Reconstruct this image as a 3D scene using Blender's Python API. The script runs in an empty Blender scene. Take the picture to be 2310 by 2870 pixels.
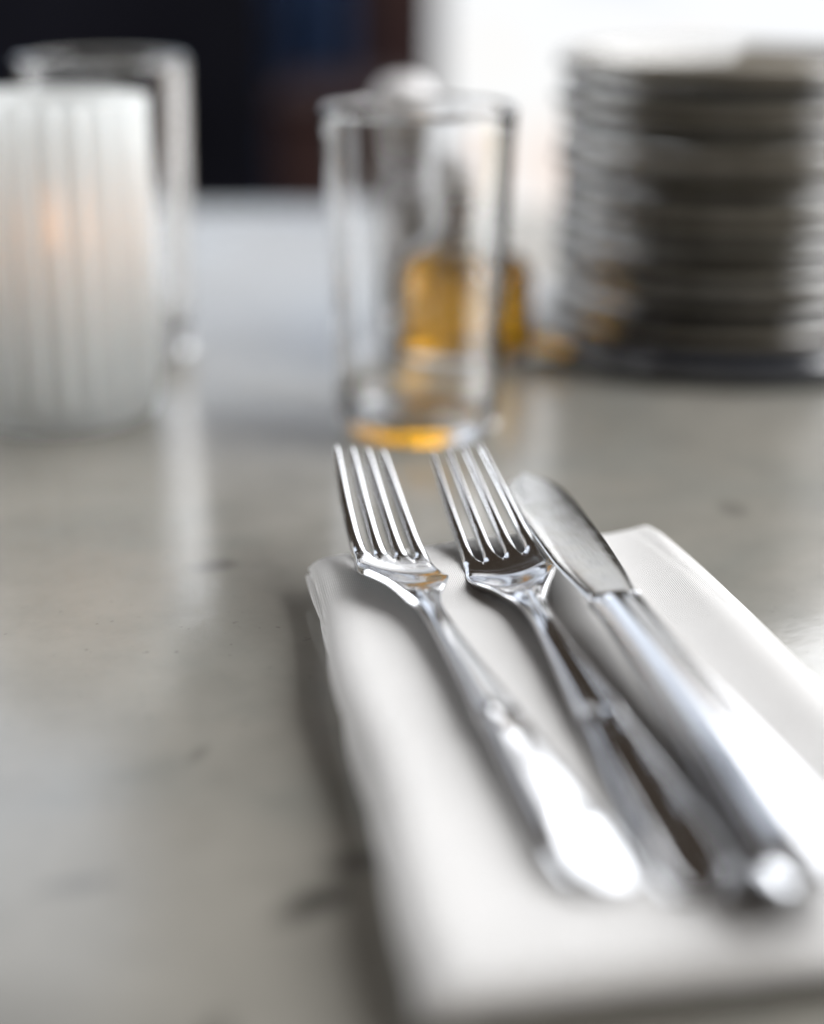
import bpy, bmesh, math, random
from mathutils import Vector, Matrix, noise
random.seed(4)
PI = math.pi
S = bpy.context.scene
C = S.collection

# ------------------------------------------------------------------ camera
cd = bpy.data.cameras.new('camera')
cam = bpy.data.objects.new('camera', cd)
C.objects.link(cam)
S.camera = cam
cd.sensor_fit = 'HORIZONTAL'
cd.sensor_width = 24.0
cd.lens = 50.0
cd.clip_start = 0.02
cd.clip_end = 60
cam.location = (0, 0, 0.187)
cam.rotation_euler = (math.radians(90 - 19.5), 0, 0)
cd.dof.use_dof = True
cd.dof.focus_distance = 0.468
cd.dof.aperture_fstop = 2.1

# ------------------------------------------------------------------ world, lamps
W = bpy.data.worlds.new('World')
S.world = W
W.use_nodes = True
bg = W.node_tree.nodes['Background']
bg.inputs[0].default_value = (1.0, 0.78, 0.60, 1)
bg.inputs[1].default_value = 0.055


def area(name, loc, target, sx, sy, power, col=(1, 1, 1)):
    l = bpy.data.lights.new(name, 'AREA')
    l.shape = 'RECTANGLE'
    l.size = sx
    l.size_y = sy
    l.energy = power
    l.color = col
    o = bpy.data.objects.new(name, l)
    C.objects.link(o)
    o.location = loc
    d = Vector(target) - Vector(loc)
    o.rotation_euler = d.to_track_quat('-Z', 'Y').to_euler()
    return o


area('window_light_right', (1.09, 1.69, 1.03), (0.03, 0.4, 0), 1.6, 1.30, 26, (0.95, 0.97, 1.0))
area('window_light_side', (1.68, 0.50, 1.10), (0.03, 0.4, 0), 1.5, 1.4, 82, (0.97, 0.98, 1.0))
area('window_light_left', (-1.5, 0.90, 0.34), (0.1, 0.7, 0.05), 1.2, 0.55, 16, (0.93, 0.96, 1.0))

S.view_settings.view_transform = 'Standard'
S.view_settings.look = 'None'
S.view_settings.exposure = 0
S.view_settings.gamma = 1
S.render.engine = 'CYCLES'
cy = S.cycles
cy.use_denoising = True
cy.max_bounces = 14
cy.transmission_bounces = 12
cy.glossy_bounces = 6
cy.diffuse_bounces = 4
cy.transparent_max_bounces = 8
cy.caustics_refractive = True
cy.caustics_reflective = False
cy.blur_glossy = 0.3
cy.sample_clamp_indirect = 6
cy.sample_clamp_direct = 0


# ------------------------------------------------------------------ materials
def mat(name, base=(0.5, 0.5, 0.5), rough=0.5, metal=0.0, **k):
    m = bpy.data.materials.new(name)
    m.use_nodes = True
    b = m.node_tree.nodes['Principled BSDF']
    b.inputs['Base Color'].default_value = (*base, 1)
    b.inputs['Roughness'].default_value = rough
    b.inputs['Metallic'].default_value = metal
    for kk, v in k.items():
        b.inputs[kk.replace('_', ' ')].default_value = v
    return m, m.node_tree, b


def nd(t, typ, **k):
    n = t.nodes.new(typ)
    for a, v in k.items():
        if a.startswith('i_'):
            key = a[2:]
            key = int(key) if key.isdigit() else key.replace('_', ' ')
            n.inputs[key].default_value = v
        else:
            setattr(n, a, v)
    return n


def ramp(t, fac, stops):
    r = t.nodes.new('ShaderNodeValToRGB')
    e = r.color_ramp.elements
    while len(e) > 1:
        e.remove(e[0])
    e[0].position = stops[0][0]
    e[0].color = (*stops[0][1], 1)
    for p, c in stops[1:]:
        x = e.new(p)
        x.color = (*c, 1)
    t.links.new(fac, r.inputs[0])
    return r.outputs[0]


def g(v):
    return (v, v, v)


def mixc(t, fac, a, b, mode='MIX'):
    m = t.nodes.new('ShaderNodeMix')
    m.data_type = 'RGBA'
    m.blend_type = mode
    if isinstance(fac, float):
        m.inputs[0].default_value = fac
    else:
        t.links.new(fac, m.inputs[0])
    for i, v in ((6, a), (7, b)):
        if isinstance(v, tuple):
            m.inputs[i].default_value = (*v, 1)
        else:
            t.links.new(v, m.inputs[i])
    return m.outputs[2]


def marble():
    m, t, b = mat('grey_marble', rough=0.2)
    tc = nd(t, 'ShaderNodeTexCoord').outputs['Object']
    n1 = nd(t, 'ShaderNodeTexNoise', i_Scale=7.0, i_Detail=5.0, i_Roughness=0.6, i_Distortion=0.6)
    n2 = nd(t, 'ShaderNodeTexNoise', i_Scale=42.0, i_Detail=6.0, i_Roughness=0.65)
    n3 = nd(t, 'ShaderNodeTexNoise', i_Scale=260.0, i_Detail=3.0)
    for n in (n1, n2, n3):
        t.links.new(tc, n.inputs['Vector'])
    c1 = ramp(t, n1.outputs[0], [(0.25, (0.21, 0.215, 0.195)), (0.5, (0.255, 0.242, 0.21)), (0.75, (0.30, 0.282, 0.243))])
    b.inputs['IOR'].default_value = 1.95
    c2 = ramp(t, n2.outputs[0], [(0.3, g(0.88)), (0.55, g(1.0)), (0.75, g(1.05))])
    c = mixc(t, 1.0, c1, c2, 'MULTIPLY')
    c3 = ramp(t, n3.outputs[0], [(0.27, g(0.62)), (0.33, g(1.0))])
    c = mixc(t, 0.7, c, c3, 'MULTIPLY')
    # dark veins and one painted patch of shade: distorted distance to each stroke
    nv = nd(t, 'ShaderNodeTexNoise', i_Scale=30.0, i_Detail=3.0)
    t.links.new(tc, nv.inputs['Vector'])
    dv = nd(t, 'ShaderNodeVectorMath', operation='MULTIPLY_ADD')
    t.links.new(nv.outputs['Color'], dv.inputs[0])
    dv.inputs[1].default_value = (0.012, 0.012, 0)
    t.links.new(tc, dv.inputs[2])
    for (x0, y0, ang, lx, ly, st) in VEINS_AND_SHADE:
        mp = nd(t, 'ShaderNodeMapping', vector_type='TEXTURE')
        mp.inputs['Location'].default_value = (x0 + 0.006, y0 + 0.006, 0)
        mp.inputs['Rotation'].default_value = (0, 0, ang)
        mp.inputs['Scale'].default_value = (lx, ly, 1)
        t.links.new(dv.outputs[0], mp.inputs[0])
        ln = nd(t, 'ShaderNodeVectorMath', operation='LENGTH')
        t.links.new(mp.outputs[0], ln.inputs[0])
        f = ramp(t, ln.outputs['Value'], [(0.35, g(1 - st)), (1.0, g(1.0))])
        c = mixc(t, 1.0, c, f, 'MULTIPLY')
    t.links.new(c, b.inputs['Base Color'])
    r = ramp(t, n1.outputs[0], [(0.3, g(0.12)), (0.7, g(0.22))])
    t.links.new(r, b.inputs['Roughness'])
    bp = nd(t, 'ShaderNodeBump', i_Strength=0.12, i_Distance=0.001)
    t.links.new(n2.outputs[0], bp.inputs['Height'])
    t.links.new(bp.outputs[0], b.inputs['Normal'])
    return m


VEINS_AND_SHADE = [(-0.0200, 0.2960, 0.75, 0.012, 0.0042, 0.75), (-0.0100, 0.312, 0.5, 0.010, 0.005, 0.6),
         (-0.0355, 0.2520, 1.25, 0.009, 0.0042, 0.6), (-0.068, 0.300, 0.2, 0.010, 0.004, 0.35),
         (-0.060, 0.480, 0.6, 0.009, 0.008, 0.45), (-0.085, 0.235, 0.3, 0.050, 0.045, 0.22), (-0.050, 0.360, 1.2, 0.006, 0.003, 0.3), (0.105, 0.53, 0.2, 0.006, 0.01, 0.3)]  # widest entry is soft shade painted into the marble at the near left


def linen():
    m, t, b = mat('white_linen', rough=0.85)
    b.inputs['Sheen Weight'].default_value = 0.25
    b.inputs['Sheen Roughness'].default_value = 0.5
    uv = nd(t, 'ShaderNodeTexCoord').outputs['Object']
    n = nd(t, 'ShaderNodeTexNoise', i_Scale=60.0, i_Detail=3.0)
    t.links.new(uv, n.inputs['Vector'])
    w1 = nd(t, 'ShaderNodeTexWave', wave_type='BANDS', bands_direction='X', i_Scale=600.0, i_Distortion=1.6, i_Detail=1.0)
    w2 = nd(t, 'ShaderNodeTexWave', wave_type='BANDS', bands_direction='Y', i_Scale=540.0, i_Distortion=1.6, i_Detail=1.0)
    for w in (w1, w2):
        t.links.new(uv, w.inputs['Vector'])
    mx = nd(t, 'ShaderNodeMath', operation='MAXIMUM')
    t.links.new(w1.outputs['Fac'], mx.inputs[0])
    t.links.new(w2.outputs['Fac'], mx.inputs[1])
    c = ramp(t, mx.outputs[0], [(0.2, (0.66, 0.64, 0.61)), (0.8, (0.88, 0.865, 0.845))])
    c2 = ramp(t, n.outputs[0], [(0.3, g(0.96)), (0.7, g(1.0))])
    t.links.new(mixc(t, 1.0, c, c2, 'MULTIPLY'), b.inputs['Base Color'])
    bp = nd(t, 'ShaderNodeBump', i_Strength=0.8, i_Distance=0.0003)
    t.links.new(mx.outputs[0], bp.inputs['Height'])
    t.links.new(bp.outputs[0], b.inputs['Normal'])
    return m


def steel(name, col=(0.72, 0.725, 0.74), r0=0.06, r1=0.16, bump=0.05, smudge=0.0):
    m, t, b = mat(name, col, r0, 1.0)
    tc = nd(t, 'ShaderNodeTexCoord').outputs['Object']
    n = nd(t, 'ShaderNodeTexNoise', i_Scale=120.0, i_Detail=5.0, i_Roughness=0.65)
    t.links.new(tc, n.inputs['Vector'])
    n2 = nd(t, 'ShaderNodeTexNoise', i_Scale=900.0, i_Detail=4.0, i_Roughness=0.7)
    t.links.new(tc, n2.inputs['Vector'])
    r = ramp(t, n.outputs[0], [(0.35, g(r0)), (0.7, g(r1))])
    if smudge:
        mp = nd(t, 'ShaderNodeMapping')
        mp.inputs['Scale'].default_value = (1.0, 0.07, 1.0)
        t.links.new(tc, mp.inputs[0])
        n2.inputs['Scale'].default_value = 2600.0
        n2.inputs['Detail'].default_value = 2.0
        t.links.new(mp.outputs[0], n2.inputs['Vector'])
        r2 = ramp(t, n2.outputs[0], [(0.35, g(0.0)), (0.75, g(smudge))])
        r = mixc(t, 1.0, r, r2, 'ADD')
        cc = ramp(t, n.outputs[0], [(0.30, (0.60, 0.59, 0.56)), (0.6, col)])
        t.links.new(cc, b.inputs['Base Color'])
    t.links.new(r, b.inputs['Roughness'])
    bp = nd(t, 'ShaderNodeBump', i_Strength=bump, i_Distance=0.0004)
    t.links.new(n2.outputs[0] if smudge else n.outputs[0], bp.inputs['Height'])
    t.links.new(bp.outputs[0], b.inputs['Normal'])
    return m


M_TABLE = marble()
M_LINEN = linen()
M_STEEL = steel('polished_steel')
M_BLADE = steel('worn_blade_steel', (0.72, 0.72, 0.72), 0.08, 0.17, 0.02, 0.06)
M_GLASS, _t, _b = mat('clear_glass', (1, 1, 1), 0.0, 0.0, Transmission_Weight=1.0, IOR=1.48)
M_CRUET, _t, _b = mat('cruet_glass', (0.98, 0.97, 0.93), 0.0, 0.0, Transmission_Weight=1.0, IOR=1.45)
M_OIL, _t, _b = mat('amber_oil', (0.93, 0.47, 0.012), 0.0, 0.0, Transmission_Weight=0.9, IOR=1.36)
M_CORK, _t, _b = mat('dark_cork', (0.10, 0.045, 0.03), 0.7)
M_CAP, _t, _b = mat('pale_stopper', (0.75, 0.73, 0.72), 0.3)
M_WAX, _t, _b = mat('white_wax', (0.9, 0.88, 0.84), 0.4, 0.0, Subsurface_Weight=0.9, Subsurface_Radius=(0.01, 0.007, 0.004))
M_WICK, _t, _b = mat('burnt_wick', (0.03, 0.02, 0.02), 0.9)
M_FLAME, _t, _b = mat('candle_flame', (1, 0.5, 0.15), 0.5)
_b.inputs['Emission Color'].default_value = (1.0, 0.42, 0.13, 1)
_b.inputs['Emission Strength'].default_value = 5.5


def frosted():
    m, t, b = mat('frosted_ribbed_glass', (0.92, 0.935, 0.93), 0.13, 0.0, Transmission_Weight=0.5, IOR=1.3)
    out = t.nodes['Material Output']
    tr = nd(t, 'ShaderNodeBsdfTranslucent')
    tr.inputs[0].default_value = (0.925, 0.94, 0.935, 1)
    mx = nd(t, 'ShaderNodeMixShader')
    mx.inputs[0].default_value = 0.5
    t.links.new(b.outputs[0], mx.inputs[1])
    t.links.new(tr.outputs[0], mx.inputs[2])
    t.links.new(mx.outputs[0], out.inputs[0])
    return m


M_FROST = frosted()


def glaze():
    m, t, b = mat('dark_grey_glaze', (0.20, 0.20, 0.185), 0.07, 0.0, IOR=2.0)
    tc = nd(t, 'ShaderNodeTexCoord').outputs['Object']
    n = nd(t, 'ShaderNodeTexNoise', i_Scale=30.0, i_Detail=4.0)
    t.links.new(tc, n.inputs['Vector'])
    oi = nd(t, 'ShaderNodeObjectInfo')
    a_ = ramp(t, n.outputs[0], [(0.3, (0.045, 0.043, 0.037)), (0.7, (0.10, 0.095, 0.08))])
    b2 = ramp(t, n.outputs[0], [(0.3, (0.12, 0.105, 0.08)), (0.7, (0.21, 0.185, 0.145))])
    t.links.new(mixc(t, oi.outputs['Random'], a_, b2), b.inputs['Base Color'])
    return m


M_PLATE = glaze()
M_TRAY, _t, _b = mat('dark_metal_tray', (0.035, 0.038, 0.045), 0.14, 0.0, IOR=2.0)


def emis(name, stops, scale, strength):
    m, t, b = mat(name, (0, 0, 0), 0.3)
    tc = nd(t, 'ShaderNodeTexCoord').outputs['Object']
    n = nd(t, 'ShaderNodeTexNoise', i_Scale=scale, i_Detail=2.0)
    t.links.new(tc, n.inputs['Vector'])
    t.links.new(ramp(t, n.outputs[0], stops), b.inputs['Emission Color'])
    b.inputs['Emission Strength'].default_value = strength
    return m


M_PANE = emis('bright_street_window', [(0.30, (0.52, 0.58, 0.68)), (0.42, (0.85, 0.87, 0.90)), (0.56, (0.86, 0.86, 0.85)), (0.64, (0.86, 0.72, 0.64)), (0.72, (0.85, 0.85, 0.58))], 3.2, 1.15)

M_GLOW_PANE = emis('bluish_reflection_glow', [(0.3, (0.72, 0.82, 1.0)), (0.7, (0.88, 0.93, 1.0))], 1.5, 1.5)  # glow of the added unseen panes, for sheen on table and steel


def cloth(name, a, b_, scale):
    m, t, b = mat(name, a, 0.85)
    tc = nd(t, 'ShaderNodeTexCoord').outputs['Object']
    n = nd(t, 'ShaderNodeTexNoise', i_Scale=scale, i_Detail=3.0)
    t.links.new(tc, n.inputs['Vector'])
    b.inputs['Specular IOR Level'].default_value = 0.08
    t.links.new(ramp(t, n.outputs[0], [(0.35, a), (0.65, b_)]), b.inputs['Base Color'])
    return m


M_DARK = cloth('dark_panelling', (0.006, 0.006, 0.009), (0.012, 0.012, 0.018), 3)
M_BLUE = cloth('navy_blue_cloth', (0.035, 0.06, 0.13), (0.05, 0.085, 0.18), 5)
M_BROWN = cloth('dark_brown_leather', (0.02, 0.010, 0.010), (0.035, 0.018, 0.016), 5)
M_FRAME, _t, _b = mat('pale_window_frame', (0.75, 0.74, 0.72), 0.4)


# ------------------------------------------------------------------ helpers
def link(name, me, m, parent=None, smooth=True):
    o = bpy.data.objects.new(name, me)
    C.objects.link(o)
    if m:
        me.materials.clear()
        me.materials.append(m)
    if smooth:
        me.polygons.foreach_set('use_smooth', [True] * len(me.polygons))
    if parent:
        o.parent = parent
    return o


def empty(name, loc=(0, 0, 0), rz=0):
    o = bpy.data.objects.new(name, None)
    C.objects.link(o)
    o.location = loc
    o.rotation_euler = (0, 0, rz)
    o.empty_display_size = 0.02
    return o


def tag(o, label, cat, group=None):
    o['label'] = label
    o['category'] = cat
    if group:
        o['group'] = group
    return o


def pydata(verts, faces):
    me = bpy.data.meshes.new('mesh')
    me.from_pydata(verts, [], faces)
    me.update()
    return me


def lathe(profile, n=96, rfun=None, close=True):
    """profile: list of (r, z); closed ring of profile points if close"""
    v = []
    f = []
    P = len(profile)
    for k in range(n):
        a = 2 * PI * k / n
        for i, (r, z) in enumerate(profile):
            rr = rfun(r, z, a, i) if rfun else r
            v.append((rr * math.cos(a), rr * math.sin(a), z))
    for k in range(n):
        k2 = (k + 1) % n
        for i in range(P if close else P - 1):
            i2 = (i + 1) % P
            f.append((k * P + i, k2 * P + i, k2 * P + i2, k * P + i2))
    me = pydata(v, f)
    bm = bmesh.new()
    bm.from_mesh(me)
    bmesh.ops.remove_doubles(bm, verts=bm.verts, dist=1e-6)
    bmesh.ops.recalc_face_normals(bm, faces=bm.faces)
    bm.to_mesh(me)
    bm.free()
    return me


def rbox(x0, x1, y0, y1, z0, z1, bev):
    bm = bmesh.new()
    bmesh.ops.create_cube(bm, size=1)
    for v in bm.verts:
        v.co = ((x0 + x1) / 2 + v.co.x * (x1 - x0), (y0 + y1) / 2 + v.co.y * (y1 - y0), (z0 + z1) / 2 + v.co.z * (z1 - z0))
    if bev:
        bmesh.ops.bevel(bm, geom=bm.edges[:], offset=bev, segments=3, affect='EDGES', profile=0.5)
    me = bpy.data.meshes.new('mesh')
    bm.to_mesh(me)
    bm.free()
    return me


def interp(tab, x):
    if x <= tab[0][0]:
        return tab[0][1]
    for (a, va), (b, vb) in zip(tab, tab[1:]):
        if x <= b:
            q = (x - a) / (b - a)
            return va + (vb - va) * q
    return tab[-1][1]


def sm(tab, x):
    """monotone cubic-ish interpolation"""
    n = len(tab)
    if x <= tab[0][0]:
        return tab[0][1]
    if x >= tab[-1][0]:
        return tab[-1][1]
    for i in range(n - 1):
        if x <= tab[i + 1][0]:
            break
    x0, y0 = tab[i]
    x1, y1 = tab[i + 1]
    h = x1 - x0
    d = (y1 - y0) / h
    dm = (y0 - tab[i - 1][1]) / (x0 - tab[i - 1][0]) if i > 0 else d
    dp = (tab[i + 2][1] - y1) / (tab[i + 2][0] - x1) if i < n - 2 else d
    m0 = 0 if dm * d <= 0 else 2 * dm * d / (dm + d)
    m1 = 0 if dp * d <= 0 else 2 * dp * d / (dp + d)
    q = (x - x0) / h
    return ((2 * q**3 - 3 * q**2 + 1) * y0 + (q**3 - 2 * q**2 + q) * h * m0 +
            (-2 * q**3 + 3 * q**2) * y1 + (q**3 - q**2) * h * m1)


def subsurf(me, lv):
    o = bpy.data.objects.new('tmp', me)
    C.objects.link(o)
    md = o.modifiers.new('s', 'SUBSURF')
    md.levels = lv
    md.render_levels = lv
    dg = bpy.context.evaluated_depsgraph_get()
    out = bpy.data.meshes.new_from_object(o.evaluated_get(dg))
    bpy.data.objects.remove(o)
    return out


def split(me, names, m, parent):
    """separate a smooth mesh into part meshes by material index, keeping its normals"""
    res = []
    vn = [v.normal.copy() for v in me.vertices]
    for pid, nm in enumerate(names):
        idx = {}
        v = []
        nn = []
        f = []
        for p in me.polygons:
            if p.material_index != pid:
                continue
            q = []
            for vi in p.vertices:
                if vi not in idx:
                    idx[vi] = len(v)
                    v.append(me.vertices[vi].co.copy())
                    nn.append(vn[vi])
                q.append(idx[vi])
            f.append(q)
        pm = pydata(v, f)
        mm = m[nm] if isinstance(m, dict) else m
        o = link(nm, pm, mm, parent)
        pm.normals_split_custom_set_from_vertices(nn)
        res.append(o)
    return res


# ------------------------------------------------------------------ table
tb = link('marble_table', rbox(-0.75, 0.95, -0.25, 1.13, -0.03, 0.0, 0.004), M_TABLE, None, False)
tag(tb, 'polished mottled grey marble table top that everything stands on', 'table')

# ------------------------------------------------------------------ background
w = link('back_wall', rbox(-2.4, 0.040, 2.60, 2.72, -1.4, 0.215, 0.004), M_DARK, None, False)
w['kind'] = 'structure'
fl = link('floor', rbox(-3.5, 3.5, 1.0, 3.6, -0.80, -0.75, 0), M_DARK, None, False)
fl['kind'] = 'structure'


def drape(x0, x1, y, z0, z1, amp, k):
    v = []
    f = []
    n = 60
    m_ = 12
    for i in range(n + 1):
        for j in range(m_ + 1):
            x = x0 + (x1 - x0) * i / n
            z = z0 + (z1 - z0) * j / m_
            v.append((x, y + amp * math.sin(i / n * k * PI * 2 + 0.4 * math.sin(j * 0.5)), z))
    for i in range(n):
        for j in range(m_):
            a = i * (m_ + 1) + j
            f.append((a, a + m_ + 1, a + m_ + 2, a + 1))
    me = pydata(v, f)
    bm = bmesh.new()
    bm.from_mesh(me)
    r = bmesh.ops.extrude_face_region(bm, geom=bm.faces[:])
    for q in r['geom']:
        if isinstance(q, bmesh.types.BMVert):
            q.co.y += 0.012
    bmesh.ops.recalc_face_normals(bm, faces=bm.faces)
    bm.to_mesh(me)
    bm.free()
    return me


d = link('curtain', drape(-0.185, -0.085, 2.35, -0.74, 0.19, 0.015, 2), M_BLUE)
tag(d, 'dark navy blue curtain hanging in the shadows beside the bright window', 'curtain')
ch = link('wooden_post', rbox(-0.055, 0.024, 2.2, 2.26, -0.74, 0.18, 0.006), M_BROWN)
tag(ch, 'dark reddish brown wooden post between the navy curtain and the bright window', 'post')
ct = empty('cabinet', (-0.05, 1.75, 0))
tag(ct, 'blurred low dark brown cabinet beyond the far table edge', 'cabinet')
link('cabinet_body', rbox(-0.085, 0.068, -0.02, 0.25, -0.75, -0.012, 0.006), M_BROWN, ct)
link('cabinet_top', rbox(-0.09, 0.070, -0.025, 0.255, -0.011, 0.004, 0.004), M_BROWN, ct)

wn = empty('window', (0.5, 2.9, 0))
tag(wn, 'bright overexposed street window filling the upper right background', 'window')
link('pane', rbox(-0.455, 1.9, 0, 0.01, -0.72, 1.22, 0), M_PANE, wn, False)
link('frame', rbox(-0.463, -0.456, -0.03, 0.03, -0.74, 1.24, 0.004), M_FRAME, wn, False)
tr = empty('unseen_glow_panes', (-0.5, 2.7, 0))  # added out of view: glowing panes that put pale reflections on table and cutlery
tag(tr, 'unseen pale glowing panes added above the dark wall to brighten reflections', 'window')
link('pane', rbox(0.0, 0.50, 0, 0.01, 0.225, 0.60, 0), M_GLOW_PANE, tr, False)
link('pane', rbox(-0.75, -0.02, 0, 0.01, 0.225, 1.75, 0), M_GLOW_PANE, tr, False)

# ------------------------------------------------------------------ napkin
NA = math.radians(8.65)
nap = empty('napkin', (0.0018, 0.2480, 0), NA)
tag(nap, 'white folded linen napkin lying on the marble under the cutlery', 'napkin')
NL = 0.2120


def nwid(v):
    return 0.118 - 0.012 * max(0, (v / NL - 0.45) / 0.55) ** 1.5


def slab(z0, hfun, inset, rl, rr, undul=0.0, n=64, seed=0):
    """a folded layer of cloth: rounded folds left and right, cut soft ends"""
    v = []
    f = []
    m_ = 120
    prof_n = n
    for j in range(m_ + 1):
        q = j / m_
        vv = inset[2] + (NL - inset[2] - inset[3]) * q
        e = min(1.0, min(q, 1 - q) / 0.018)
        endk = math.sqrt(max(0.0, 1 - (1 - e) ** 2))
        x0 = inset[0] + 0.0012 * math.sin(vv * 60 + seed) + 0.0015 * (vv / NL - 0.5) ** 2
        x1 = nwid(vv) - inset[1] + 0.001 * math.sin(vv * 47 + seed * 2)
        for i in range(prof_n):
            a = 2 * PI * i / prof_n
            # superellipse cross-section: i=0 right, going over the top to left
            ca, sa = math.cos(a), math.sin(a)
            # x position with flattened middle
            tx = 0.5 - 0.5 * ca * (1 - 0.0 * abs(sa))
            tx = 0.5 + math.copysign(abs(tx - 0.5) ** 0.9 * 0.5 ** 0.1, tx - 0.5)
            x = x0 + (x1 - x0) * tx
            dl = (x - x0)
            dr = (x1 - x)
            hl = math.sqrt(max(0, 1 - (1 - min(1, dl / rl)) ** 2))
            r2 = rr * (1 - 0.65 * min(1, max(0, vv / NL - 0.75) / 0.2))
            hr = math.sqrt(max(0, 1 - (1 - min(1, dr / r2)) ** 2))
            side = hl * hr * (0.25 + 0.75 * endk)
            top, bot, mid = hfun(x, vv)
            if sa >= 0:
                z = mid + (top - mid) * side
            else:
                z = mid - (mid - bot) * side
            zz = noise.noise(Vector((x * 22, vv * 14, seed))) * undul * side
            v.append((x, vv + x * 0.045 + (max(0.0, x) / 0.106) ** 1.5 * 0.0095 * (vv / NL), max(0.0002, z + (zz if sa > 0 else zz * 0.5))))
    P = prof_n
    for j in range(m_):
        for i in range(P):
            i2 = (i + 1) % P
            f.append((j * P + i, j * P + i2, (j + 1) * P + i2, (j + 1) * P + i))
    f.append(tuple(range(P))[::-1])
    f.append(tuple(m_ * P + i for i in range(P)))
    me = pydata(v, f)
    bm = bmesh.new()
    bm.from_mesh(me)
    bmesh.ops.recalc_face_normals(bm, faces=bm.faces)
    bm.to_mesh(me)
    bm.free()
    return me


def topz(x, vv):
    t_ = 0.0134 - 0.0024 * math.exp(-((x - 0.088) / 0.016) ** 2) - 0.0004 * math.sin(x * 95)
    q = vv / NL
    t_ -= 0.0008 * max(0, (q - 0.93) / 0.07) ** 2 + 0.0016 * max(0, (0.07 - q) / 0.07) ** 2
    return t_


def q_(vv):
    return vv / NL


def h_top(x, vv):
    t_ = topz(x, vv)
    t_ -= 0.00012 * math.exp(-((nwid(vv) - x - 0.0085) / 0.0012) ** 2) + 0.00012 * math.exp(-((NL - vv - 0.0075) / 0.0009) ** 2)
    t_ += 0.0005 * math.exp(-((x - 0.030 - 0.03 * q_(vv)) / 0.004) ** 2) * noise.noise(Vector((3, vv * 30, 0)))
    return t_, 0.0056, 0.0078 - 0.002 * min(1, x / 0.1)


def h_mid(x, vv):
    return 0.0078, 0.0040, 0.0058


def h_low(x, vv):
    return 0.0056, 0.0003, 0.0030


link('upper_fold', slab(0, h_top, (0, 0, 0, 0), 0.010, 0.014, 0.0012, 480, 3), M_LINEN, nap)
link('middle_fold', slab(0, h_mid, (0.0003, 0.012, 0.001, 0.0005), 0.004, 0.006, 0.0005, 120, 5), M_LINEN, nap)
link('lower_fold', slab(0, h_low, (0.0016, 0.003, 0.003, 0.0006), 0.004, 0.006, 0.0004, 120, 7), M_LINEN, nap)


# ------------------------------------------------------------------ forks
TIP = 0.053
END = 0.172
HW = [(-0.053, 0.0083), (-0.03, 0.0096), (0.0, 0.0110), (0.008, 0.0121), (0.013, 0.0121), (0.0195, 0.0103), (0.026, 0.0073), (0.032, 0.0048), (0.039, 0.0035), (0.047, 0.0031), (0.070, 0.0038),
      (0.095, 0.0053), (0.100, 0.0058), (0.104, 0.0056), (0.125, 0.0068), (0.145, 0.0080), (0.160, 0.0090), (0.167, 0.0080), (0.1705, 0.0058), (0.172, 0.0022)]
ZM = [(-0.053, 0.0172), (-0.040, 0.0120), (-0.025, 0.0066), (-0.010, 0.0022), (0.0, 0.0002), (0.008, -0.0008), (0.016, 0.0002), (0.025, 0.0020), (0.034, 0.0026), (0.060, 0.0022), (0.10, 0.0016), (0.14, 0.0008), (0.172, 0.0)]
COLS = []
for i in range(4):
    for q in (-1, -0.6, -0.2, 0.55, 1):
        COLS.append((i, q))


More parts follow.
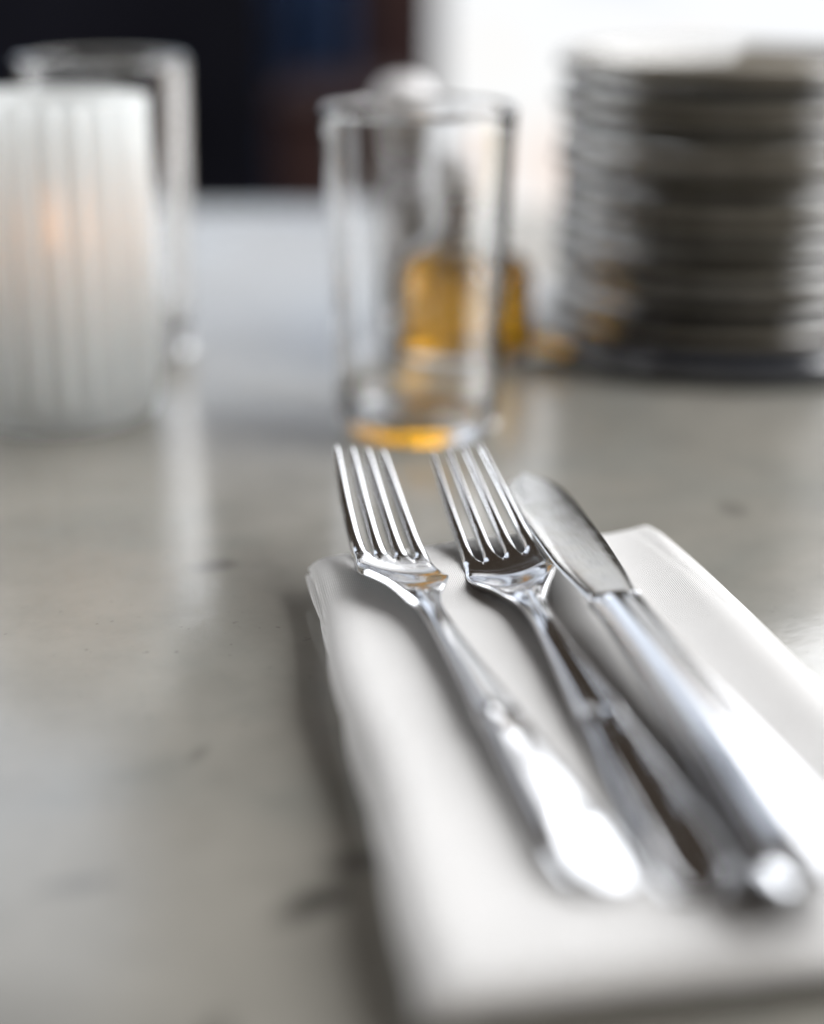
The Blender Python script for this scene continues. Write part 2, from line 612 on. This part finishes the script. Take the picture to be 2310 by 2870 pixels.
def fork_mesh(thick=0.0025, ridge=0.0010):
    rows = [-0.053, -0.0522, -0.050, -0.046, -0.040, -0.033, -0.026, -0.019, -0.012, -0.006, -0.0025, -0.0008, 0.0004, 0.002, 0.004, 0.007, 0.010, 0.013, 0.016, 0.019,
            0.022, 0.025, 0.028, 0.031, 0.034, 0.037, 0.040, 0.046, 0.053, 0.060, 0.068, 0.076, 0.084, 0.090, 0.095, 0.098, 0.100, 0.102, 0.105, 0.110, 0.117,
            0.125, 0.133, 0.141, 0.149, 0.156, 0.161, 0.165, 0.168, 0.170, 0.1714, 0.172]
    ntr = 12  # rows that are tine rows (index 0..11)
    v = []
    V = {}
    for r, s in enumerate(rows):
        hw = sm(HW, s)
        zm = sm(ZM, s)
        for c, (ti, q) in enumerate(COLS):
            if s < 0.001:
                pitch = (hw * 2) / 4.0
                gap = interp([(-0.053, 0.50), (-0.012, 0.40), (-0.006, 0.36), (-0.0025, 0.30), (-0.0008, 0.06)], s)
                wt = pitch * (1 - gap) / 2 * (4 / (4 - gap) * 1.0)
                tipk = interp([(-0.053, 0.25), (-0.0522, 0.55), (-0.050, 0.8), (-0.042, 0.95), (-0.03, 1)], s)
                span = hw - pitch * (1 - gap) / 2
                cx = (ti - 1.5) / 1.5 * span
                x = cx + q * pitch * (1 - gap) / 2 * tipk
            else:
                xt = ((ti - 1.5) / 4 * 2 + q * 0.24) * hw
                x = xt
            t_ = x / hw if hw > 1e-6 else 0
            # lateral shape
            bowl = interp([(-0.053, 0.0), (-0.01, 0.0001), (0.003, 0.0006), (0.016, 0.0024), (0.024, 0.0016), (0.032, -0.0004), (0.045, -0.0010), (0.172, -0.0012)], s)
            z = zm + bowl * (t_ * t_)
            if s > 0.030:  # raised bead along the edges and a shallow channel
                k = min(1, (s - 0.030) / 0.02)
                z += k * ridge * (hw / 0.0100) * (math.exp(-((abs(t_) - 0.72) / 0.17) ** 2) - 0.35 * math.exp(-(t_ / 0.35) ** 2))
            # scroll ornament at the neck and at the shoulder
            for (s0, a_, wd) in ((0.033, 0.0010, 0.0026), (0.039, 0.0008, 0.0025), (0.045, 0.0006, 0.0024), (0.100, 0.0006, 0.0028), (0.108, 0.0005, 0.0030), (0.150, 0.0004, 0.004)):
                z += a_ * math.exp(-((s - s0) / wd) ** 2) * math.exp(-((abs(t_) - (0.25 if s0 < 0.05 else 0.5)) / 0.3) ** 2)
            th = thick * (1.0 if s < 0.03 else 1.05)
            th *= interp([(-0.053, 0.45), (-0.050, 0.72), (-0.042, 1.0), (-0.02, 1.25), (0.0, 1.05), (0.028, 1.05), (0.036, 1.15), (0.07, 1.05), (0.12, 1.0), (0.172, 0.75)], s)
            # tines are ridged: both flanks slope away from a narrow top
            rk = interp([(-0.053, 0.35), (-0.045, 0.8), (-0.03, 1.0), (-0.008, 1.0), (-0.002, 0.5), (0.001, 0.0)], s)
            drop = rk * {-1: 0.0015, -0.6: 0.00065, -0.2: 0.0, 0.55: 0.0, 1: 0.0003}[q]
            if s > -0.003 and abs(t_) > 0.93:
                drop = max(drop, 0.0004)
            V[(r, c, 0)] = len(v)
            v.append((x, -s, z + th / 2 - drop))
            V[(r, c, 1)] = len(v)
            v.append((x, -s, z - th / 2))
    f = []
    pid = []
    NC = len(COLS)
    NR = len(rows)

    def part(r, c):
        s = (rows[r] + rows[r + 1]) / 2
        if r < ntr - 1:
            return COLS[c][0]
        return 4 if s < 0.034 else 5
    solid = set()
    for r in range(NR - 1):
        for c in range(NC - 1):
            if r < ntr - 1 and COLS[c][0] != COLS[c + 1][0]:
                continue
            solid.add((r, c))
    for (r, c) in solid:
        p = part(r, c)
        f.append((V[(r, c, 0)], V[(r + 1, c, 0)], V[(r + 1, c + 1, 0)], V[(r, c + 1, 0)]))
        pid.append(p)
        f.append((V[(r, c, 1)], V[(r, c + 1, 1)], V[(r + 1, c + 1, 1)], V[(r + 1, c, 1)]))
        pid.append(p)
        for (dr, dc, a, b) in ((-1, 0, (r, c), (r, c + 1)), (1, 0, (r + 1, c + 1), (r + 1, c)), (0, -1, (r + 1, c), (r, c)), (0, 1, (r, c + 1), (r + 1, c + 1))):
            if (r + dr, c + dc) not in solid:
                f.append((V[(*a, 0)], V[(*b, 0)], V[(*b, 1)], V[(*a, 1)]))
                pid.append(p)
    me = pydata(v, f)
    for p, i in zip(me.polygons, pid):
        p.material_index = i
    for k in range(6):
        me.materials.append(M_STEEL)
    bm = bmesh.new()
    bm.from_mesh(me)
    bmesh.ops.recalc_face_normals(bm, faces=bm.faces)
    cr = bm.edges.layers.float.new('crease_edge')
    for e in bm.edges:
        if len(e.link_faces) == 2 and e.calc_face_angle(0) > 0.9:
            e[cr] = 0.5
    bm.to_mesh(me)
    bm.free()
    return subsurf(me, 2)


FK = fork_mesh()


def place_fork(root, psi, roll, pitch, name, label):
    o = empty(name, (*root[:2], root[2]))
    o.rotation_mode = 'XYZ'
    R = Matrix.Rotation(psi, 4, 'Z') @ Matrix.Rotation(pitch, 4, 'X') @ Matrix.Rotation(roll, 4, 'Y')
    o.rotation_euler = R.to_euler()
    tag(o, label, 'fork', 'forks laid side by side on the napkin')
    split(FK, ['tine', 'tine', 'tine', 'tine', 'head', 'handle'], M_STEEL, o)
    return o


place_fork((-0.0055, 0.443, 0.0152), math.radians(14.6), math.radians(10), math.radians(0.0), 'fork',
           'left steel fork nearest the free edge of the napkin, its tines catching white light')
place_fork((0.0252, 0.443, 0.0152), math.radians(10.0), math.radians(-10), math.radians(0.0), 'fork',
           'right steel fork with dark reflections, lying between the other fork and the knife')


# ------------------------------------------------------------------ knife
def knife():
    # local: +y towards the tip, origin at the bolster
    kn = empty('table_knife', (0.0515, 0.4035, 0.0205))
    kn.rotation_euler = (math.radians(-0.3), math.radians(-0.5), math.radians(9.9))
    tag(kn, 'steel table knife with worn round-tipped blade, right of the two forks', 'knife')
    BL = 0.103
    L_ = [(0, -0.0068), (0.010, -0.0077), (0.03, -0.0091), (0.06, -0.0092), (0.08, -0.0090), (0.092, -0.0075), (0.099, -0.0045), (BL, 0.0)]
    R_ = [(0, 0.0064), (0.006, 0.0070), (0.02, 0.0084), (0.05, 0.0097), (0.075, 0.0099), (0.088, 0.0090), (0.097, 0.0060), (BL, 0.0008)]
    v = []
    f = []
    ny = 60
    xs = [-1, -0.9, -0.6, -0.2, 0.2, 0.6, 0.9, 1]
    for j in range(ny + 1):
        y = BL * (1 - (1 - j / ny) ** 1.5)
        a = sm(L_, y)
        b = sm(R_, y)
        for side in (1, -1):
            for xq in xs:
                x = (a + b) / 2 + (b - a) / 2 * xq
                th = (0.0011 - 0.0005 * y / BL) * (1 - 0.75 * max(0, -xq) ** 3) * (0.35 if abs(xq) == 1 else 1)
                v.append((x, y, side * th + 0.0004 * y / BL))
    K = len(xs)
    P = 2 * K
    for j in range(ny):
        for i in range(K - 1):
            a = j * P + i
            f.append((a, a + 1, a + 1 + P, a + P))
            b = j * P + K + i
            f.append((b, b + P, b + 1 + P, b + 1))
        f.append((j * P, (j + 1) * P, (j + 1) * P + K, j * P + K))
        f.append((j * P + K - 1, j * P + P - 1, (j + 1) * P + P - 1, (j + 1) * P + K - 1))
    me = pydata(v, f)
    bm = bmesh.new()
    bm.from_mesh(me)
    bmesh.ops.recalc_face_normals(bm, faces=bm.faces)
    bm.to_mesh(me)
    bm.free()
    link('blade', subsurf(me, 1), M_BLADE, kn)
    # handle: hollow handle with three long facets and edge threads
    HL = 0.138
    WD = [(0, 0.0066), (0.004, 0.0070), (0.008, 0.0067), (0.02, 0.0068), (0.06, 0.0080), (0.10, 0.0096), (0.128, 0.0108), (0.1355, 0.0104), (HL, 0.0095)]
    TH = [(0, 0.0026), (0.004, 0.0036), (0.010, 0.0040), (0.06, 0.0052), (0.10, 0.0060), (0.13, 0.0060), (0.1368, 0.0059), (HL, 0.0052)]
    # cross-section outline (x,z in unit half extents)
    sec = [(-1, 0), (-0.97, 0.34), (-0.80, 0.58), (-0.74, 0.66), (-0.66, 0.60), (-0.58, 0.66), (-0.36, 0.93), (-0.30, 0.99), (-0.22, 0.95), (0.22, 0.95), (0.30, 0.99), (0.36, 0.93), (0.58, 0.66), (0.66, 0.60), (0.74, 0.66), (0.80, 0.58), (0.97, 0.34), (1, 0)]
    full = sec + [(x, -z) for x, z in sec[-2:0:-1]]
    P = len(full)
    ny = 60
    v = []
    f = []
    for j in range(ny + 1):
        y = HL * j / ny
        if j < 8:
            y = HL / ny * 8 * (j / 8) ** 1.3
        wd = sm(WD, y)
        th = sm(TH, y)
        for (x, z) in full:
            v.append((x * wd, -y - z * 0.0045 * max(0.0, (y - 0.12) / (HL - 0.12)), z * th))
    for j in range(ny):
        for i in range(P):
            i2 = (i + 1) % P
            f.append((j * P + i, j * P + i2, (j + 1) * P + i2, (j + 1) * P + i))
    f.append(tuple(range(P))[::-1])
    f.append(tuple(ny * P + i for i in range(P)))
    me = pydata(v, f)
    bm = bmesh.new()
    bm.from_mesh(me)
    bmesh.ops.recalc_face_normals(bm, faces=bm.faces)
    bm.to_mesh(me)
    bm.free()
    ng = {k for p in me.polygons if len(p.vertices) > 4 for k in p.edge_keys}
    for e in me.edges:
        if e.key in ng:
            e.use_edge_sharp = True
    hd_ = link('handle', me, M_STEEL, kn)
    for p in hd_.data.polygons:
        if len(p.vertices) > 4:
            p.use_smooth = False
    link('bolster', rbox(-0.0068, 0.0066, -0.0010, 0.0012, -0.0021, 0.0021, 0.0008), M_STEEL, kn)
    return kn


knife()


# ------------------------------------------------------------------ tumblers
def tumbler(name, loc, r0, r1, h, label, thick=0.0021, base=0.010):
    o = empty(name, loc)
    tag(o, label, 'glass', 'clear glass tumblers')
    prof = [(0.0, 0.0016)]
    prof += [(r0 * 0.55, 0.0014), (r0 * 0.82, 0.0006), (r0 * 0.92, 0.0), (r0 * 0.975, 0.0006), (r0, 0.003)]
    for i in range(1, 13):
        q = i / 12
        prof.append((r0 + (r1 - r0) * q, 0.003 + (h - 0.006) * q))
    prof += [(r1 + 0.0001, h - 0.0015), (r1 - 0.0004, h - 0.0003), (r1 - thick / 2, h), (r1 - thick + 0.0004, h - 0.0005), (r1 - thick, h - 0.002)]
    for i in range(11, 0, -1):
        q = i / 12
        prof.append((r0 + (r1 - r0) * q - thick - 0.0006 * (1 - q), 0.003 + (h - 0.006) * q if i > 1 else base + 0.003))
    prof += [(r0 - thick - 0.003, base + 0.0008), (r0 * 0.6, base - 0.0005), (0.0, base - 0.0012)]
    link('bowl', lathe(prof, 128, close=False), M_GLASS, o)
    return o


tumbler('tumbler', (0.0025, 0.628, 0.0001), 0.0303, 0.0352, 0.1190, 'empty clear tumbler standing just beyond the fork tines, amber cruet behind it', 0.0024, 0.0042)
tumbler('tumbler', (-0.130, 0.740, 0.0001), 0.0330, 0.0355, 0.1265, 'clear tall tumbler standing behind the white candle holder', 0.0050, 0.004)

# ------------------------------------------------------------------ candle holder
CX, CY = -0.137, 0.647
hd = empty('candle_holder', (CX, CY, 0.0001))
tag(hd, 'white frosted ribbed glass candle holder at the left edge', 'candle holder')
R0, HH = 0.0378, 0.120


def ribs(r, z, a, i):
    if r > R0 - 0.0008 and z > 0.008:
        return r + 0.0016 * math.cos(a * 24) * min(1, (z - 0.008) / 0.01)
    return r


prof = [(0, 0.002), (R0 * 0.8, 0.0015), (R0 * 0.9, 0), (R0 - 0.002, 0.001), (R0 - 0.0003, 0.005)]
prof += [(R0, 0.008 + (HH - 0.010) * i / 14) for i in range(0, 15)]
prof += [(R0 - 0.0005, HH), (R0 - 0.0028, HH), (R0 - 0.0032, HH - 0.002)]
prof += [(R0 - 0.0034, 0.008 + (HH - 0.010) * i / 14) for i in range(13, 0, -1)]
prof += [(R0 * 0.85, 0.008), (0, 0.0075)]
link('cup', lathe(prof, 208, ribs, close=False), M_FROST, hd)
cn = empty('candle', (CX + 0.004, CY - 0.004, 0.0082))
cn.scale = (0.85, 0.85, 1.15)
tag(cn, 'lit white candle glowing orange inside the frosted holder', 'candle')
link('wax', lathe([(0, 0), (0.0125, 0), (0.013, 0.002), (0.013, 0.038), (0.012, 0.0405), (0.005, 0.0400), (0, 0.0395)], 64, close=False), M_WAX, cn)
link('wick', lathe([(0, 0.039), (0.0006, 0.039), (0.0006, 0.048), (0, 0.0485)], 12, close=False), M_WICK, cn)
fp = [(0, 0.0465)] + [(0.0058 * math.sin(PI * q ** 0.75) ** 0.9 * (1 - 0.2 * q), 0.0465 + 0.026 * q) for q in [i / 14 for i in range(1, 14)]] + [(0, 0.0725)]
link('flame', lathe(fp, 32, close=False), M_FLAME, cn)

# ------------------------------------------------------------------ oil cruet
cr = empty('oil_cruet', (0.0215, 0.730, 0.0001))
tag(cr, 'small glass cruet of amber oil with a narrow neck behind the tumbler', 'cruet')
RO = 0.0305
outer = [(0, 0.0015), (RO * 0.8, 0.001), (RO * 0.93, 0), (RO, 0.003), (RO, 0.036), (RO * 0.94, 0.042), (RO * 0.72, 0.048), (RO * 0.45, 0.053), (0.0095, 0.058), (0.0088, 0.068), (0.0105, 0.0695), (0.0105, 0.072), (0.0070, 0.072)]
inner = [(0.0068, 0.071), (0.0068, 0.059), (RO * 0.40, 0.052), (RO * 0.68, 0.0465), (RO * 0.87, 0.041), (RO * 0.925, 0.0355), (RO * 0.925, 0.006), (RO * 0.8, 0.0045), (0, 0.0045)]
link('bottle', lathe(outer + inner, 96, close=False), M_CRUET, cr)
link('oil', lathe([(0, 0.0048), (RO * 0.79, 0.0048), (RO * 0.938, 0.0064), (RO * 0.938, 0.0355), (RO * 0.882, 0.0412), (RO * 0.70, 0.046), (0, 0.046)], 96, close=False), M_OIL, cr)
link('cork', lathe([(0, 0.049), (0.0060, 0.049), (0.0067, 0.0705), (0, 0.0705)], 32, close=False), M_CORK, cr)
link('stopper', lathe([(0, 0.0725), (0.006, 0.0725), (0.0095, 0.076), (0.0100, 0.081), (0.0085, 0.086), (0.005, 0.089), (0, 0.0895)], 48, close=False), M_CAP, cr)

sh = empty('salt_shaker', (-0.004, 0.800, 0.0001))
tag(sh, 'small glass shaker with a bright domed metal cap, half hidden behind the tumbler', 'shaker')
link('body', lathe([(0, 0.002), (0.014, 0.001), (0.0165, 0), (0.018, 0.003), (0.0165, 0.05), (0.0135, 0.080), (0.0110, 0.080), (0.0140, 0.05), (0.0155, 0.006), (0, 0.005)], 10, close=False), M_GLASS, sh, False)
link('salt', lathe([(0, 0.0055), (0.0150, 0.0065), (0.0135, 0.05), (0.0128, 0.062), (0, 0.065)], 48, close=False), M_CAP, sh)
link('cap', lathe([(0, 0.0805), (0.0150, 0.0805), (0.0155, 0.097), (0.0135, 0.106), (0.009, 0.112), (0, 0.114)], 64, close=False), M_CAP, sh)

# ------------------------------------------------------------------ tray and plates
TX, TY = 0.1395, 0.775
ty = empty('round_tray', (TX, TY, 0.0001))
tag(ty, 'round dark metal tray under the stack of plates', 'tray')
RT = 0.101
link('tray_body', lathe([(0, 0.0), (RT - 0.010, 0.0), (RT - 0.001, 0.0008), (RT + 0.0008, 0.0030), (RT - 0.0004, 0.0078), (RT - 0.0022, 0.0125), (RT - 0.0040, 0.0130), (RT - 0.007, 0.0045), (RT - 0.012, 0.0022), (0, 0.0022)], 128, close=False), M_TRAY, ty)

RP = 0.0735
pp = [(0, 0.0012), (0.040, 0.0012), (0.041, 0.0), (0.044, 0.0), (0.0455, 0.0012), (0.062, 0.0030), (RP - 0.0030, 0.0068), (RP - 0.0002, 0.0074), (RP + 0.0006, 0.0082), (RP + 0.0003, 0.0104), (RP, 0.0121), (RP - 0.0010, 0.0126),
      (RP - 0.004, 0.0116), (0.060, 0.0068), (0.048, 0.0040), (0.043, 0.0034), (0, 0.0034)]
PM = lathe(pp, 128, close=False)
ORD = ['topmost', 'second from the top', 'third from the top', 'fourth from the top', 'fifth from the top', 'sixth from the top', 'seventh from the top', 'seventh from the bottom',
       'sixth from the bottom', 'fifth from the bottom', 'fourth from the bottom', 'third from the bottom', 'second from the bottom', 'bottom one']
N = 14
for i in range(N):
    j = N - 1 - i
    p = empty('plate', (TX + random.uniform(-0.0032, 0.0032), TY + random.uniform(-0.003, 0.003), 0.0026 + j * 0.0085 + random.uniform(-0.0008, 0.0008)), random.uniform(0, 6))
    p.rotation_euler = (random.uniform(-0.006, 0.006), random.uniform(-0.006, 0.006), random.uniform(0, 6))
    tag(p, 'dark grey glazed plate, %s of the tall stack on the tray' % ORD[i], 'plate', 'plates stacked on the tray')
    link('plate_body', PM.copy() if i == 0 else PM, M_PLATE, p)
